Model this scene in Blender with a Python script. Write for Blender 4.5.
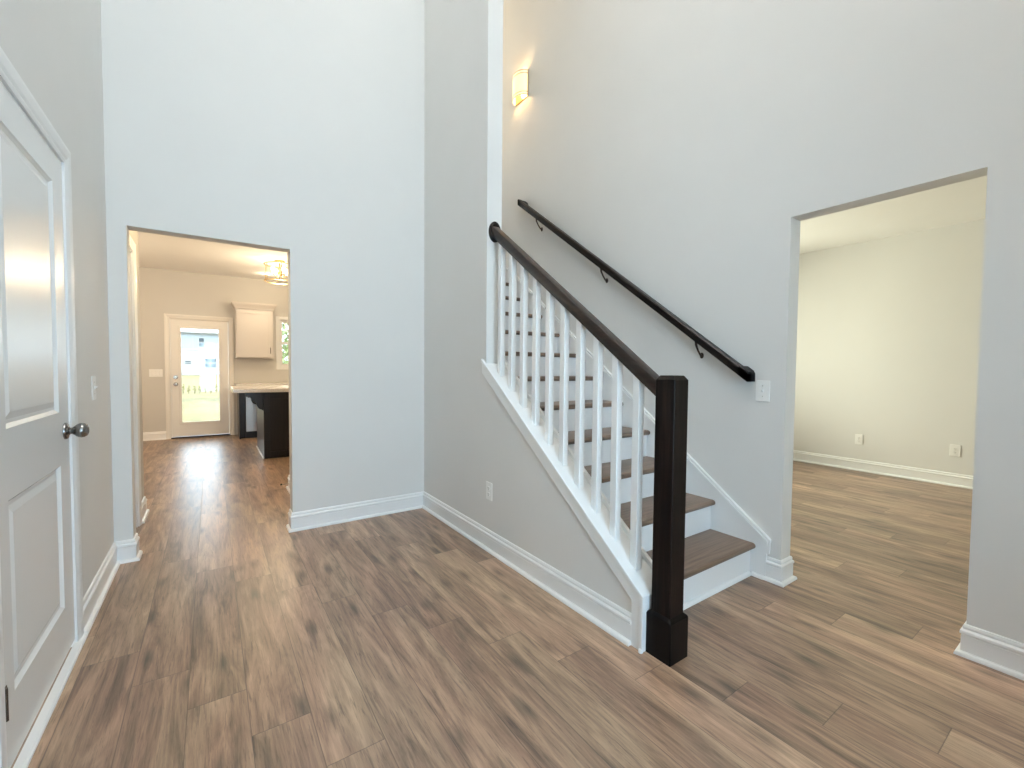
import bpy, bmesh, math, random
from mathutils import Vector, Matrix

for o in list(bpy.data.objects):
    bpy.data.objects.remove(o, do_unlink=True)
scene = bpy.context.scene
COL = scene.collection
rnd = random.Random(7)

# ------------------------------------------------------------------ camera
cam_d = bpy.data.cameras.new('camera')
cam = bpy.data.objects.new('camera', cam_d)
COL.objects.link(cam)
cam_d.sensor_width = 36.0
cam_d.lens = 436.236 / 1024 * 36.0
cam_d.clip_start = 0.05
cam_d.clip_end = 500
ROT = ((0.823151664933975, 0.013673499119469124, -0.5676569139350415),
       (-0.5677631453241386, 0.034160784581639625, -0.8224828579419804),
       (0.00814538691936518, 0.9993228088153482, 0.03588281557148415))
m = Matrix(ROT).to_4x4()
m.translation = (0, 0, 1.2)
cam.matrix_world = m
scene.camera = cam

# ------------------------------------------------------------------ colour management, world, sun, daylight
scene.view_settings.view_transform = 'Standard'
scene.view_settings.look = 'None'
scene.view_settings.gamma = 1.0
scene.view_settings.use_curve_mapping = False
scene.view_settings.exposure = 0.12
scene.cycles.max_bounces = 14
scene.cycles.diffuse_bounces = 8
scene.cycles.glossy_bounces = 4
scene.cycles.transparent_max_bounces = 12
scene.cycles.sample_clamp_indirect = 6.0
scene.cycles.caustics_reflective = False
scene.cycles.caustics_refractive = False

world = bpy.data.worlds.new('overcast_sky')
scene.world = world
world.use_nodes = True
wn = world.node_tree.nodes
wn['Background'].inputs['Color'].default_value = (0.73, 0.88, 1.0, 1)
wn['Background'].inputs['Strength'].default_value = 7.0


def light(name, kind, loc, energy, color, size=None, size_y=None, direction=None, spread=None):
    d = bpy.data.lights.new(name, kind)
    d.energy = energy
    d.color = color
    if kind == 'AREA':
        d.shape = 'RECTANGLE'
        d.size = size
        d.size_y = size_y
        if spread:
            d.spread = spread
    elif kind == 'POINT' and size:
        d.shadow_soft_size = size
    o = bpy.data.objects.new(name, d)
    o.location = loc
    if direction is not None:
        o.rotation_euler = Vector(direction).to_track_quat('-Z', 'Z').to_euler()
    COL.objects.link(o)
    return o


sun = light('sun', 'SUN', (30, 20, 40), 5.0, (1.0, 0.95, 0.86), direction=(-1, 0.03, -1.25))
sun.data.angle = math.radians(1.0)
SKY = (0.80, 0.90, 1.0)
# added lamps by the guessed front entry and upper window, unseen, boosting daylight
light('added_upper_front_light', 'AREA', (0.45, -1.80, 3.75), 3, SKY, 1.7, 0.9, (0, 1, -0.12))
light('added_front_entry_light', 'AREA', (0.45, -1.80, 1.2), 48, (0.36, 0.68, 1.0), 1.5, 1.9, (0, 1, 0))
light('daylight_front_room_window', 'AREA', (4.9, 4.5, 1.5), 180, (1.0, 0.975, 0.76), 1.6, 1.5, (0.05, -1, -0.35))
light('unseen_upstairs_lamp', 'POINT', (2.1, 5.7, 5.1), 42, (1.0, 0.74, 0.42), 0.15)  # unseen lamp without fixture, added for the warm stairwell tint

# ------------------------------------------------------------------ fitted dimensions (metres)
XL, XS, XR = -0.4955, 1.5001, 2.6197       # left wall, stair wall, right wall
YB, YEND = 3.4974, 2.476                   # back wall, end of the full height stair wall
TW = 0.114                                 # wall thickness
XO1, XO2 = -0.4062, 0.4769                 # kitchen opening
ZO = 2.038                                 # opening height
YA, YC = 0.3923, 1.1249                    # front room opening
X6 = 6.432                                 # far wall of front room
H1, H2 = 2.743, 5.6                        # storey ceilings
YF = -1.6                                  # front wall
YK = 9.0                                   # kitchen back wall


# ------------------------------------------------------------------ materials
def new_mat(name):
    mt = bpy.data.materials.new(name)
    mt.use_nodes = True
    nt = mt.node_tree
    return mt, nt, nt.nodes, nt.links, nt.nodes['Principled BSDF']


def paint(name, col, rough, bump=0.0, scale=260.0, spec=0.5, var=0.02):
    mt, nt, n, l, b = new_mat(name)
    tc = n.new('ShaderNodeTexCoord')
    no = n.new('ShaderNodeTexNoise')
    no.inputs['Scale'].default_value = 3.0
    l.new(tc.outputs['Object'], no.inputs['Vector'])
    mix = n.new('ShaderNodeMix')
    mix.data_type = 'RGBA'
    mix.inputs[6].default_value = (*[c * (1 - var) for c in col], 1)
    mix.inputs[7].default_value = (*[min(1, c * (1 + var)) for c in col], 1)
    l.new(no.outputs['Fac'], mix.inputs[0])
    l.new(mix.outputs[2], b.inputs['Base Color'])
    b.inputs['Roughness'].default_value = rough
    b.inputs['Specular IOR Level'].default_value = spec
    if bump:
        n2 = n.new('ShaderNodeTexNoise')
        n2.inputs['Scale'].default_value = scale
        n2.inputs['Detail'].default_value = 2
        l.new(tc.outputs['Object'], n2.inputs['Vector'])
        bp = n.new('ShaderNodeBump')
        bp.inputs['Strength'].default_value = bump
        bp.inputs['Distance'].default_value = 0.002
        l.new(n2.outputs['Fac'], bp.inputs['Height'])
        l.new(bp.outputs['Normal'], b.inputs['Normal'])
    return mt


def metal(name, col, rough):
    mt, nt, n, l, b = new_mat(name)
    b.inputs['Base Color'].default_value = (*col, 1)
    b.inputs['Metallic'].default_value = 1.0
    no = n.new('ShaderNodeTexNoise')
    no.inputs['Scale'].default_value = 60
    mr = n.new('ShaderNodeMapRange')
    mr.inputs['To Min'].default_value = rough * 0.85
    mr.inputs['To Max'].default_value = rough * 1.15
    l.new(no.outputs['Fac'], mr.inputs['Value'])
    l.new(mr.outputs['Result'], b.inputs['Roughness'])
    return mt


def emit(name, col, strength):
    mt, nt, n, l, b = new_mat(name)
    b.inputs['Base Color'].default_value = (*col, 1)
    b.inputs['Emission Color'].default_value = (*col, 1)
    b.inputs['Emission Strength'].default_value = strength
    return mt


def wood(name, c_dark, c_mid, c_light, rough, axis='Z', scale=1.0, spec=0.5, coat=0.0):
    """stained wood with grain running along one axis"""
    mt, nt, n, l, b = new_mat(name)
    tc = n.new('ShaderNodeTexCoord')
    mp = n.new('ShaderNodeMapping')
    s = [55.0 * scale] * 3
    s['XYZ'.index(axis)] = 2.4 * scale
    mp.inputs['Scale'].default_value = s
    l.new(tc.outputs['Object'], mp.inputs['Vector'])
    no = n.new('ShaderNodeTexNoise')
    no.inputs['Scale'].default_value = 1.0
    no.inputs['Detail'].default_value = 6
    no.inputs['Roughness'].default_value = 0.62
    no.inputs['Distortion'].default_value = 0.6
    l.new(mp.outputs['Vector'], no.inputs['Vector'])
    cr = n.new('ShaderNodeValToRGB')
    e = cr.color_ramp.elements
    e[0].position = 0.28
    e[0].color = (*c_dark, 1)
    e[1].position = 0.74
    e[1].color = (*c_light, 1)
    k = cr.color_ramp.elements.new(0.5)
    k.color = (*c_mid, 1)
    l.new(no.outputs['Fac'], cr.inputs['Fac'])
    l.new(cr.outputs['Color'], b.inputs['Base Color'])
    b.inputs['Roughness'].default_value = rough
    b.inputs['Specular IOR Level'].default_value = spec
    b.inputs['Coat Weight'].default_value = coat
    bp = n.new('ShaderNodeBump')
    bp.inputs['Strength'].default_value = 0.12
    bp.inputs['Distance'].default_value = 0.002
    l.new(no.outputs['Fac'], bp.inputs['Height'])
    l.new(bp.outputs['Normal'], b.inputs['Normal'])
    return mt


def plank_floor(name):
    """vinyl planks 0.18 x 1.22 m running along Y, random stagger, wood grain"""
    mt, nt, n, l, b = new_mat(name)

    def math_(op, a, c=None):
        q = n.new('ShaderNodeMath')
        q.operation = op
        for i, v in enumerate((a, c)):
            if v is None:
                continue
            if isinstance(v, (int, float)):
                q.inputs[i].default_value = v
            else:
                l.new(v, q.inputs[i])
        return q.outputs[0]

    tc = n.new('ShaderNodeTexCoord')
    sp = n.new('ShaderNodeSeparateXYZ')
    l.new(tc.outputs['Object'], sp.inputs[0])
    X, Y = sp.outputs['X'], sp.outputs['Y']
    W, L = 0.177, 1.224
    u = math_('DIVIDE', math_('ADD', X, 20.085), W)
    row = math_('FLOOR', u)
    step = math_('MULTIPLY', math_('SUBTRACT', row, 115.0), 0.25)
    v = math_('DIVIDE', math_('ADD', math_('SUBTRACT', Y, 0.13), math_('ADD', step, L * 40)), L)
    cell = math_('FLOOR', v)
    cb = n.new('ShaderNodeCombineXYZ')
    l.new(row, cb.inputs[0])
    l.new(cell, cb.inputs[1])
    wn2 = n.new('ShaderNodeTexWhiteNoise')
    wn2.noise_dimensions = '3D'
    l.new(cb.outputs[0], wn2.inputs['Vector'])
    rv = wn2.outputs['Value']
    # grain coordinates, shifted per plank
    gx = math_('ADD', X, math_('MULTIPLY', rv, 37.0))
    gy = math_('ADD', Y, math_('MULTIPLY', rv, 91.0))
    cg = n.new('ShaderNodeCombineXYZ')
    l.new(gx, cg.inputs[0])
    l.new(gy, cg.inputs[1])
    l.new(rv, cg.inputs[2])

    def grain(sx, sy, detail, rough, dist):
        mp = n.new('ShaderNodeMapping')
        mp.inputs['Scale'].default_value = (sx, sy, 1)
        l.new(cg.outputs[0], mp.inputs['Vector'])
        no = n.new('ShaderNodeTexNoise')
        no.inputs['Scale'].default_value = 1.0
        no.inputs['Detail'].default_value = detail
        no.inputs['Roughness'].default_value = rough
        no.inputs['Distortion'].default_value = dist
        l.new(mp.outputs['Vector'], no.inputs['Vector'])
        return no.outputs['Fac']

    broad = grain(13, 1.5, 4, 0.6, 1.2)
    fine = grain(78, 3.4, 7, 0.78, 0.6)
    pores = grain(125, 7.0, 4, 0.7, 0.4)
    hue = grain(5, 0.9, 2, 0.5, 0.5)
    mixv = math_('ADD', math_('ADD', math_('MULTIPLY', broad, 0.74), math_('MULTIPLY', fine, 0.41)),
                 math_('MULTIPLY', math_('SUBTRACT', rv, 0.5), 0.16))
    mixv = math_('SUBTRACT', mixv, 0.062)
    cr = n.new('ShaderNodeValToRGB')
    e = cr.color_ramp.elements
    e[0].position = 0.30
    e[0].color = (0.070, 0.041, 0.027, 1)
    e[1].position = 0.70
    e[1].color = (0.470, 0.330, 0.230, 1)
    k = cr.color_ramp.elements.new(0.50)
    k.color = (0.255, 0.172, 0.120, 1)
    l.new(mixv, cr.inputs['Fac'])
    hm = n.new('ShaderNodeMix')
    hm.data_type = 'RGBA'
    hm.blend_type = 'MULTIPLY'
    hm.inputs[0].default_value = 1.0
    hr_ = n.new('ShaderNodeValToRGB')
    hr_.color_ramp.elements[0].position = 0.35
    hr_.color_ramp.elements[0].color = (1.06, 0.97, 0.93, 1)
    hr_.color_ramp.elements[1].position = 0.65
    hr_.color_ramp.elements[1].color = (1.0, 1.0, 0.93, 1)
    l.new(hue, hr_.inputs['Fac'])
    l.new(cr.outputs['Color'], hm.inputs[6])
    l.new(hr_.outputs['Color'], hm.inputs[7])
    # pores: short darker ticks along the grain
    pf = n.new('ShaderNodeMapRange')
    pf.inputs['From Min'].default_value = 0.32
    pf.inputs['From Max'].default_value = 0.47
    pf.inputs['To Min'].default_value = 0.50
    pf.inputs['To Max'].default_value = 1.0
    l.new(pores, pf.inputs['Value'])
    # sparse knots, drawn out along the grain
    mk = n.new('ShaderNodeMapping')
    mk.inputs['Scale'].default_value = (5.2, 1.7, 1)
    l.new(cg.outputs[0], mk.inputs['Vector'])
    vo = n.new('ShaderNodeTexVoronoi')
    vo.voronoi_dimensions = '2D'
    vo.inputs['Scale'].default_value = 1.0
    l.new(mk.outputs['Vector'], vo.inputs['Vector'])
    kd = math_('ADD', vo.outputs['Distance'], math_('MULTIPLY', math_('SUBTRACT', fine, 0.5), 0.16))
    kf = n.new('ShaderNodeMapRange')
    kf.inputs['From Min'].default_value = 0.02
    kf.inputs['From Max'].default_value = 0.17
    kf.inputs['To Min'].default_value = 0.40
    kf.inputs['To Max'].default_value = 1.0
    l.new(kd, kf.inputs['Value'])
    # joints
    fu = math_('FRACT', u)
    fv = math_('FRACT', v)
    eu = math_('MULTIPLY', math_('MINIMUM', fu, math_('SUBTRACT', 1.0, fu)), W)
    ev = math_('MULTIPLY', math_('MINIMUM', fv, math_('SUBTRACT', 1.0, fv)), L)
    ed = math_('MINIMUM', eu, ev)
    jf = n.new('ShaderNodeMapRange')
    jf.inputs['From Min'].default_value = 0.0004
    jf.inputs['From Max'].default_value = 0.0022
    jf.inputs['To Min'].default_value = 0.42
    jf.inputs['To Max'].default_value = 1.0
    l.new(ed, jf.inputs['Value'])
    mul = math_('MULTIPLY', math_('MULTIPLY', pf.outputs['Result'], kf.outputs['Result']), jf.outputs['Result'])
    mx = n.new('ShaderNodeVectorMath')
    mx.operation = 'SCALE'
    l.new(hm.outputs[2], mx.inputs[0])
    l.new(mul, mx.inputs['Scale'])
    l.new(mx.outputs[0], b.inputs['Base Color'])
    rr = n.new('ShaderNodeMapRange')
    rr.inputs['To Min'].default_value = 0.29
    rr.inputs['To Max'].default_value = 0.41
    l.new(fine, rr.inputs['Value'])
    l.new(rr.outputs['Result'], b.inputs['Roughness'])
    b.inputs['Specular IOR Level'].default_value = 0.85
    hb = math_('ADD', math_('MULTIPLY', fine, 0.35), math_('MULTIPLY', jf.outputs['Result'], 1.0))
    bp = n.new('ShaderNodeBump')
    bp.inputs['Strength'].default_value = 0.38
    bp.inputs['Distance'].default_value = 0.0015
    l.new(hb, bp.inputs['Height'])
    l.new(bp.outputs['Normal'], b.inputs['Normal'])
    return mt


def pane_mat(name):
    mt = bpy.data.materials.new(name)
    mt.use_nodes = True
    nt = mt.node_tree
    n, l = nt.nodes, nt.links
    n.remove(n['Principled BSDF'])
    out = n['Material Output']
    tr = n.new('ShaderNodeBsdfTransparent')
    tr.inputs['Color'].default_value = (0.97, 0.985, 0.98, 1)
    gl = n.new('ShaderNodeBsdfGlossy')
    gl.inputs['Roughness'].default_value = 0.02
    fr = n.new('ShaderNodeFresnel')
    fr.inputs['IOR'].default_value = 1.45
    ms = n.new('ShaderNodeMixShader')
    l.new(fr.outputs[0], ms.inputs[0])
    l.new(tr.outputs[0], ms.inputs[1])
    l.new(gl.outputs[0], ms.inputs[2])
    l.new(ms.outputs[0], out.inputs['Surface'])
    return mt


def noise_mat(name, c1, c2, scale, rough=0.8, detail=5, stretch=None):
    mt, nt, n, l, b = new_mat(name)
    tc = n.new('ShaderNodeTexCoord')
    mp = n.new('ShaderNodeMapping')
    if stretch:
        mp.inputs['Scale'].default_value = stretch
    l.new(tc.outputs['Object'], mp.inputs['Vector'])
    no = n.new('ShaderNodeTexNoise')
    no.inputs['Scale'].default_value = scale
    no.inputs['Detail'].default_value = detail
    l.new(mp.outputs['Vector'], no.inputs['Vector'])
    cr = n.new('ShaderNodeValToRGB')
    cr.color_ramp.elements[0].position = 0.35
    cr.color_ramp.elements[0].color = (*c1, 1)
    cr.color_ramp.elements[1].position = 0.65
    cr.color_ramp.elements[1].color = (*c2, 1)
    l.new(no.outputs['Fac'], cr.inputs['Fac'])
    l.new(cr.outputs['Color'], b.inputs['Base Color'])
    b.inputs['Roughness'].default_value = rough
    return mt


def siding_mat(name, col, pitch):
    mt, nt, n, l, b = new_mat(name)
    tc = n.new('ShaderNodeTexCoord')
    wv = n.new('ShaderNodeTexWave')
    wv.wave_type = 'BANDS'
    wv.bands_direction = 'Z'
    wv.wave_profile = 'SAW'
    wv.inputs['Scale'].default_value = 1.0 / pitch * 0.314
    l.new(tc.outputs['Object'], wv.inputs['Vector'])
    bp = n.new('ShaderNodeBump')
    bp.inputs['Strength'].default_value = 0.6
    bp.inputs['Distance'].default_value = 0.02
    l.new(wv.outputs['Fac'], bp.inputs['Height'])
    l.new(bp.outputs['Normal'], b.inputs['Normal'])
    b.inputs['Base Color'].default_value = (*col, 1)
    b.inputs['Roughness'].default_value = 0.6
    return mt


M = dict(
    wall=paint('wall_paint', (0.715, 0.71, 0.69), 0.62, 0.10, 330, 0.35),
    kitchen_wall=paint('kitchen_wall_paint', (0.60, 0.585, 0.555), 0.62, 0.10, 330, 0.35),
    ceiling=paint('ceiling_paint', (0.86, 0.86, 0.845), 0.8, 0.12, 200, 0.2),
    trim=paint('trim_enamel', (0.83, 0.835, 0.83), 0.32, 0.0, var=0.008),
    door=paint('door_enamel', (0.80, 0.81, 0.805), 0.27, 0.05, 420, var=0.008),
    cream=paint('entry_door_paint', (0.80, 0.77, 0.72), 0.35, var=0.01),
    floor=plank_floor('vinyl_plank'),
    tread=wood('stair_tread_stain', (0.075, 0.048, 0.033), (0.150, 0.102, 0.073), (0.215, 0.152, 0.112), 0.36, 'X'),
    espresso_v=wood('espresso_stain_upright', (0.0018, 0.0012, 0.0010), (0.0055, 0.0032, 0.0026), (0.024, 0.014, 0.010), 0.40, 'Z', spec=0.14),
    espresso_dark=wood('espresso_stain_base', (0.001, 0.0009, 0.0009), (0.0026, 0.0018, 0.0017), (0.006, 0.004, 0.0035), 0.38, 'Z', spec=0.14),
    espresso_r=wood('espresso_stain_rail', (0.006, 0.004, 0.003), (0.016, 0.010, 0.0075), (0.034, 0.022, 0.016), 0.34, 'Y', spec=0.3),
    black_rail=wood('dark_stain_rail', (0.003, 0.002, 0.002), (0.006, 0.004, 0.0035), (0.010, 0.007, 0.006), 0.38, 'Y', spec=0.16),
    bronze=metal('oil_rubbed_bronze', (0.06, 0.045, 0.038), 0.35),
    pewter=metal('pewter_hardware', (0.22, 0.21, 0.20), 0.24),
    nickel=metal('brushed_nickel', (0.62, 0.60, 0.56), 0.25),
    steel=metal('stainless_steel', (0.66, 0.63, 0.60), 0.33),
    nickel_dark=metal('dark_nickel', (0.30, 0.27, 0.23), 0.4),
    brass=metal('warm_brass', (0.72, 0.52, 0.25), 0.28),
    plastic=paint('white_plastic', (0.84, 0.84, 0.82), 0.3, var=0.005),
    slot=paint('dark_slot', (0.03, 0.03, 0.03), 0.6),
    black=paint('black_paint', (0.012, 0.012, 0.013), 0.4),
    island=wood('island_stain', (0.006, 0.005, 0.0045), (0.013, 0.010, 0.009), (0.020, 0.015, 0.013), 0.28, 'Z', spec=0.35),
    cabinet=paint('cabinet_enamel', (0.62, 0.58, 0.545), 0.35, var=0.006),
    stone=noise_mat('speckled_stone_top', (0.62, 0.58, 0.53), (0.84, 0.81, 0.77), 90, 0.2),
    glass=pane_mat('window_glass'),
    bulb=emit('lamp_bulb', (1.0, 0.86, 0.60), 7.0),
    led=emit('led_disc', (1.0, 0.90, 0.76), 6.0),
    shade=emit('lit_glass_shade', (1.0, 0.80, 0.48), 0.72),
    lawn=noise_mat('lawn_grass', (0.096, 0.078, 0.017), (0.15, 0.112, 0.032), 2.2, 0.9, 8, (1, 0.35, 1)),
    leaf=noise_mat('leaf_green', (0.20, 0.26, 0.10), (0.42, 0.48, 0.24), 4, 0.6),
    dry=noise_mat('dry_weed', (0.16, 0.15, 0.035), (0.26, 0.23, 0.07), 6, 0.8),
    bark=noise_mat('tree_bark', (0.10, 0.07, 0.05), (0.22, 0.17, 0.13), 12, 0.9),
    siding=siding_mat('pale_blue_siding', (0.31, 0.335, 0.36), 0.18),
    siding_white=siding_mat('white_siding', (0.38, 0.38, 0.38), 0.18),
    roof=noise_mat('roof_shingle', (0.30, 0.29, 0.29), (0.42, 0.41, 0.41), 9, 0.9),
    far_glass=paint('dark_window_glass', (0.06, 0.07, 0.08), 0.5, spec=0.2),
)


# ------------------------------------------------------------------ mesh helpers
class MB:
    def __init__(self):
        self.bm = bmesh.new()

    def box(self, x0, x1, y0, y1, z0, z1):
        vs = [self.bm.verts.new((x, y, z)) for x in (x0, x1) for y in (y0, y1) for z in (z0, z1)]
        for f in ((0, 1, 3, 2), (4, 6, 7, 5), (0, 4, 5, 1), (2, 3, 7, 6), (0, 2, 6, 4), (1, 5, 7, 3)):
            self.bm.faces.new([vs[i] for i in f])
        return self

    def prism(self, poly, axis, a0, a1):
        """poly: 2-D outline in the two other axes (in XYZ order), extruded along axis"""
        def P(p, a):
            q = list(p)
            q.insert('XYZ'.index(axis), a)
            return q
        A = [self.bm.verts.new(P(p, a0)) for p in poly]
        B = [self.bm.verts.new(P(p, a1)) for p in poly]
        n = len(poly)
        self.bm.faces.new(A[::-1])
        self.bm.faces.new(B)
        for i in range(n):
            self.bm.faces.new((A[i], A[(i + 1) % n], B[(i + 1) % n], B[i]))
        return self

    def loft(self, rings, close=True, cap=True):
        R = [[self.bm.verts.new(p) for p in r] for r in rings]
        n = len(R[0])
        for a, b in zip(R, R[1:]):
            for i in range(n if close else n - 1):
                self.bm.faces.new((a[i], a[(i + 1) % n], b[(i + 1) % n], b[i]))
        if cap:
            self.bm.faces.new(R[0][::-1])
            self.bm.faces.new(R[-1])
        return self

    def tube(self, pts, r, seg=10, radii=None):
        pts = [Vector(p) for p in pts]
        rings = []
        up = None
        for i, p in enumerate(pts):
            if i == 0:
                t = pts[1] - p
            elif i == len(pts) - 1:
                t = p - pts[i - 1]
            else:
                t = (pts[i + 1] - p).normalized() + (p - pts[i - 1]).normalized()
            t.normalize()
            if up is None:
                up = Vector((0, 0, 1)) if abs(t.z) < 0.9 else Vector((1, 0, 0))
            s = t.cross(up).normalized()
            up = s.cross(t).normalized()
            rr = radii[i] if radii else r
            rings.append([p + (s * math.cos(2 * math.pi * k / seg) + up * math.sin(2 * math.pi * k / seg)) * rr for k in range(seg)])
        return self.loft(rings)

    def lathe(self, prof, origin=(0, 0, 0), axis='Z', seg=24, sx=1.0, sy=1.0):
        """prof: (radius, height) pairs along axis"""
        o = Vector(origin)
        rings = []
        for r, h in prof:
            ring = []
            for k in range(seg):
                a = 2 * math.pi * k / seg
                c, s = max(r, 1e-5) * math.cos(a) * sx, max(r, 1e-5) * math.sin(a) * sy
                v = {'Z': (c, s, h), 'X': (h, c, s), 'Y': (s, h, c)}[axis]
                ring.append(o + Vector(v))
            rings.append(ring)
        return self.loft(rings)

    def sweep(self, path, prof, flip=False):
        """prof (d, z) swept along a floor path [(x, y)]; d is measured to the left of travel (right if flip)"""
        pts = [Vector(p) for p in path]
        rings = []
        for i, p in enumerate(pts):
            ns = []
            if i > 0:
                t = (p - pts[i - 1]).normalized()
                ns.append(Vector((-t.y, t.x)))
            if i < len(pts) - 1:
                t = (pts[i + 1] - p).normalized()
                ns.append(Vector((-t.y, t.x)))
            if len(ns) == 2:
                nn = (ns[0] + ns[1]) / (1 + ns[0].dot(ns[1]))
            else:
                nn = ns[0]
            if flip:
                nn = -nn
            rings.append([(p.x + nn.x * d, p.y + nn.y * d, z) for d, z in prof])
        return self.loft(rings)

    def build(self, name, mt, parent=None, bevel=0.0, smooth=False, seg=2):
        bm = self.bm
        bmesh.ops.recalc_face_normals(bm, faces=bm.faces)
        me = bpy.data.meshes.new(name)
        if smooth:
            for f in bm.faces:
                f.smooth = True
            for e in bm.edges:
                if len(e.link_faces) == 2 and e.calc_face_angle() > math.radians(38):
                    e.smooth = False
        bm.to_mesh(me)
        bm.free()
        me.materials.append(mt)
        o = bpy.data.objects.new(name, me)
        COL.objects.link(o)
        if parent is not None:
            o.parent = parent
            o.matrix_parent_inverse = Matrix.Translation(parent.location).inverted()
        if bevel:
            md = o.modifiers.new('edge', 'BEVEL')
            md.width = bevel
            md.segments = seg
            md.limit_method = 'ANGLE'
            md.angle_limit = math.radians(40)
        return o


def tag(o, label, cat, group=None, kind=None):
    o['label'] = label
    o['category'] = cat
    if group:
        o['group'] = group
    if kind:
        o['kind'] = kind
    return o


def thing(name, loc, label, cat, group=None, kind=None):
    o = bpy.data.objects.new(name, None)
    o.location = loc
    o.empty_display_size = 0.1
    COL.objects.link(o)
    return tag(o, label, cat, group, kind)


def copy_thing(src, loc, label=None, group=None):
    r = src.copy()
    COL.objects.link(r)
    r.location = loc
    if label:
        r['label'] = label
    if group:
        r['group'] = group
    for ch in list(src.children):
        c = ch.copy()
        COL.objects.link(c)
        c.parent = r
        c.matrix_parent_inverse = ch.matrix_parent_inverse.copy()
        for g in list(ch.children):
            d = g.copy()
            COL.objects.link(d)
            d.parent = c
            d.matrix_parent_inverse = g.matrix_parent_inverse.copy()
    return r


def struct(o, label, cat):
    return tag(o, label, cat, kind='structure')


# ------------------------------------------------------------------ room shell
struct(MB().box(-4.2, X6 + 0.2, YF - 0.2, YK + 0.15, -0.15, 0.0).build('floor', M['floor']),
       'brown wood plank floor running through hall, kitchen and front room', 'floor')

# left wall with the closet doorway
DY0, DY1, DZ = 1.782, 2.554, 2.028         # closet door opening
w = MB()
w.box(XL - TW, XL, YF - 0.15, DY0, 0, H2).box(XL - TW, XL, DY1, YB + TW, 0, H2).box(XL - TW, XL, DY0, DY1, DZ, H2)
w.box(XL - 0.9, XL - 0.8, DY0 - 0.3, DY1 + 0.3, 0, H1)
struct(w.build('wall_left', M['wall']), 'tall grey hall wall holding the white closet door', 'wall')

# back wall with the kitchen opening
w = MB()
w.box(XL, XO1, YB, YB + TW, 0, H2).box(XO2, XS, YB, YB + TW, 0, H2).box(XO1, XO2, YB, YB + TW, ZO, H2)
struct(w.build('wall_back', M['wall']), 'tall pale grey wall with the opening to the kitchen', 'wall')

# stair wall: sloping knee wall that turns into a full height wall
CAPS = 0.7589
def capz(y):
    return 0.240 + CAPS * (y - 1.168)
w = MB()
w.prism([(1.186, 0), (YB + 2.6, 0), (YB + 2.6, H2), (YEND, H2), (YEND, capz(YEND) - 0.022), (1.186, capz(1.186) - 0.022)], 'X', XS, XS + TW)
struct(w.build('wall_stair', M['wall']), 'grey wall beside the staircase, sloped along the balusters then full height', 'wall')

# right wall with the opening to the front room
w = MB()
w.box(XR, XR + TW, YF - 0.15, YA, 0, H2).box(XR, XR + TW, YC, 7.4, 0, H2).box(XR, XR + TW, YA, YC, ZO, H2)
struct(w.build('wall_right', M['wall']), 'tall grey wall with the wall lamp, black handrail and front room opening', 'wall')

# front wall (behind the camera) with guessed glazing added to supply light
w = MB()
y0, y1 = YF - 0.15, YF
w.box(XL, -0.4, y0, y1, 0, H2).box(1.3, XR, y0, y1, 0, H2).box(-0.4, 1.3, y0, y1, 2.1, 3.3).box(-0.4, 1.3, y0, y1, 4.2, H2)
w.box(-0.4, 1.3, y0, y1, 0.0, 0.2)
w.box(XR + TW, X6 + 0.1, y0, y1, 0, H1)
struct(w.build('wall_front', M['wall']), 'grey front wall of the house with guessed window openings', 'wall')
for i, (x0, x1, z0, z1, bars) in enumerate(((-0.4, 1.3, 0.2, 2.1, 3), (-0.4, 1.3, 3.3, 4.2, 2))):
    f = MB()
    yy0, yy1 = YF - 0.11, YF - 0.05
    f.box(x0, x0 + 0.05, yy0, yy1, z0, z1).box(x1 - 0.05, x1, yy0, yy1, z0, z1)
    f.box(x0 + 0.05, x1 - 0.05, yy0, yy1, z0, z0 + 0.05).box(x0 + 0.05, x1 - 0.05, yy0, yy1, z1 - 0.05, z1)
    for k in range(1, bars):
        xx = x0 + (x1 - x0) * k / bars
        f.box(xx - 0.03, xx + 0.03, yy0, yy1, z0 + 0.05, z1 - 0.05)
    fo = f.build('window_%d' % (i + 1), M['trim'])
    struct(fo, ('guessed glazed front entry, unseen, added to light the hall', 'guessed upper window over the front entry, unseen, added for light')[i], 'window')
    MB().box(x0 + 0.05, x1 - 0.05, YF - 0.083, YF - 0.077, z0 + 0.05, z1 - 0.05).build('glass_pane', M['glass'], fo)

# front room shell
w = MB()
w.box(X6, X6 + 0.12, YF - 0.15, 4.3, 0, H1)
struct(w.build('wall_front_room_far', M['wall']), 'pale far wall of the front room with two outlets', 'wall')
w = MB()
w.box(XR + TW, 4.05, 4.2, 4.3, 0, H1).box(5.75, X6, 4.2, 4.3, 0, H1).box(4.05, 5.75, 4.2, 4.3, 0, 0.7).box(4.05, 5.75, 4.2, 4.3, 2.3, H1)
struct(w.build('wall_front_room_side', M['wall']), 'grey side wall of the front room', 'wall')
b = MB()
for q in ((4.05, 4.10, 0.7, 2.3), (5.70, 5.75, 0.7, 2.3), (4.10, 5.70, 0.7, 0.75), (4.10, 5.70, 2.25, 2.3), (4.87, 4.93, 0.75, 2.25)):
    b.box(q[0], q[1], 4.23, 4.28, q[2], q[3])
fo = b.build('window_3', M['trim'])
struct(fo, 'wide window in the side wall of the front room', 'window')
MB().box(4.10, 5.70, 4.252, 4.258, 0.75, 2.25).build('glass_pane', M['glass'], fo)
struct(MB().box(XR + TW, X6, YF, 4.2, H1, H1 + 0.12).build('ceiling_front_room', M['ceiling']), 'white flat ceiling of the front room', 'ceiling')

# hall and stairwell ceiling, upper floor hall
struct(MB().box(XL - TW, XR + TW, YF - 0.15, 7.5, H2, H2 + 0.12).build('ceiling', M['ceiling']), 'white ceiling high over the two storey hall', 'ceiling')

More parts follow.
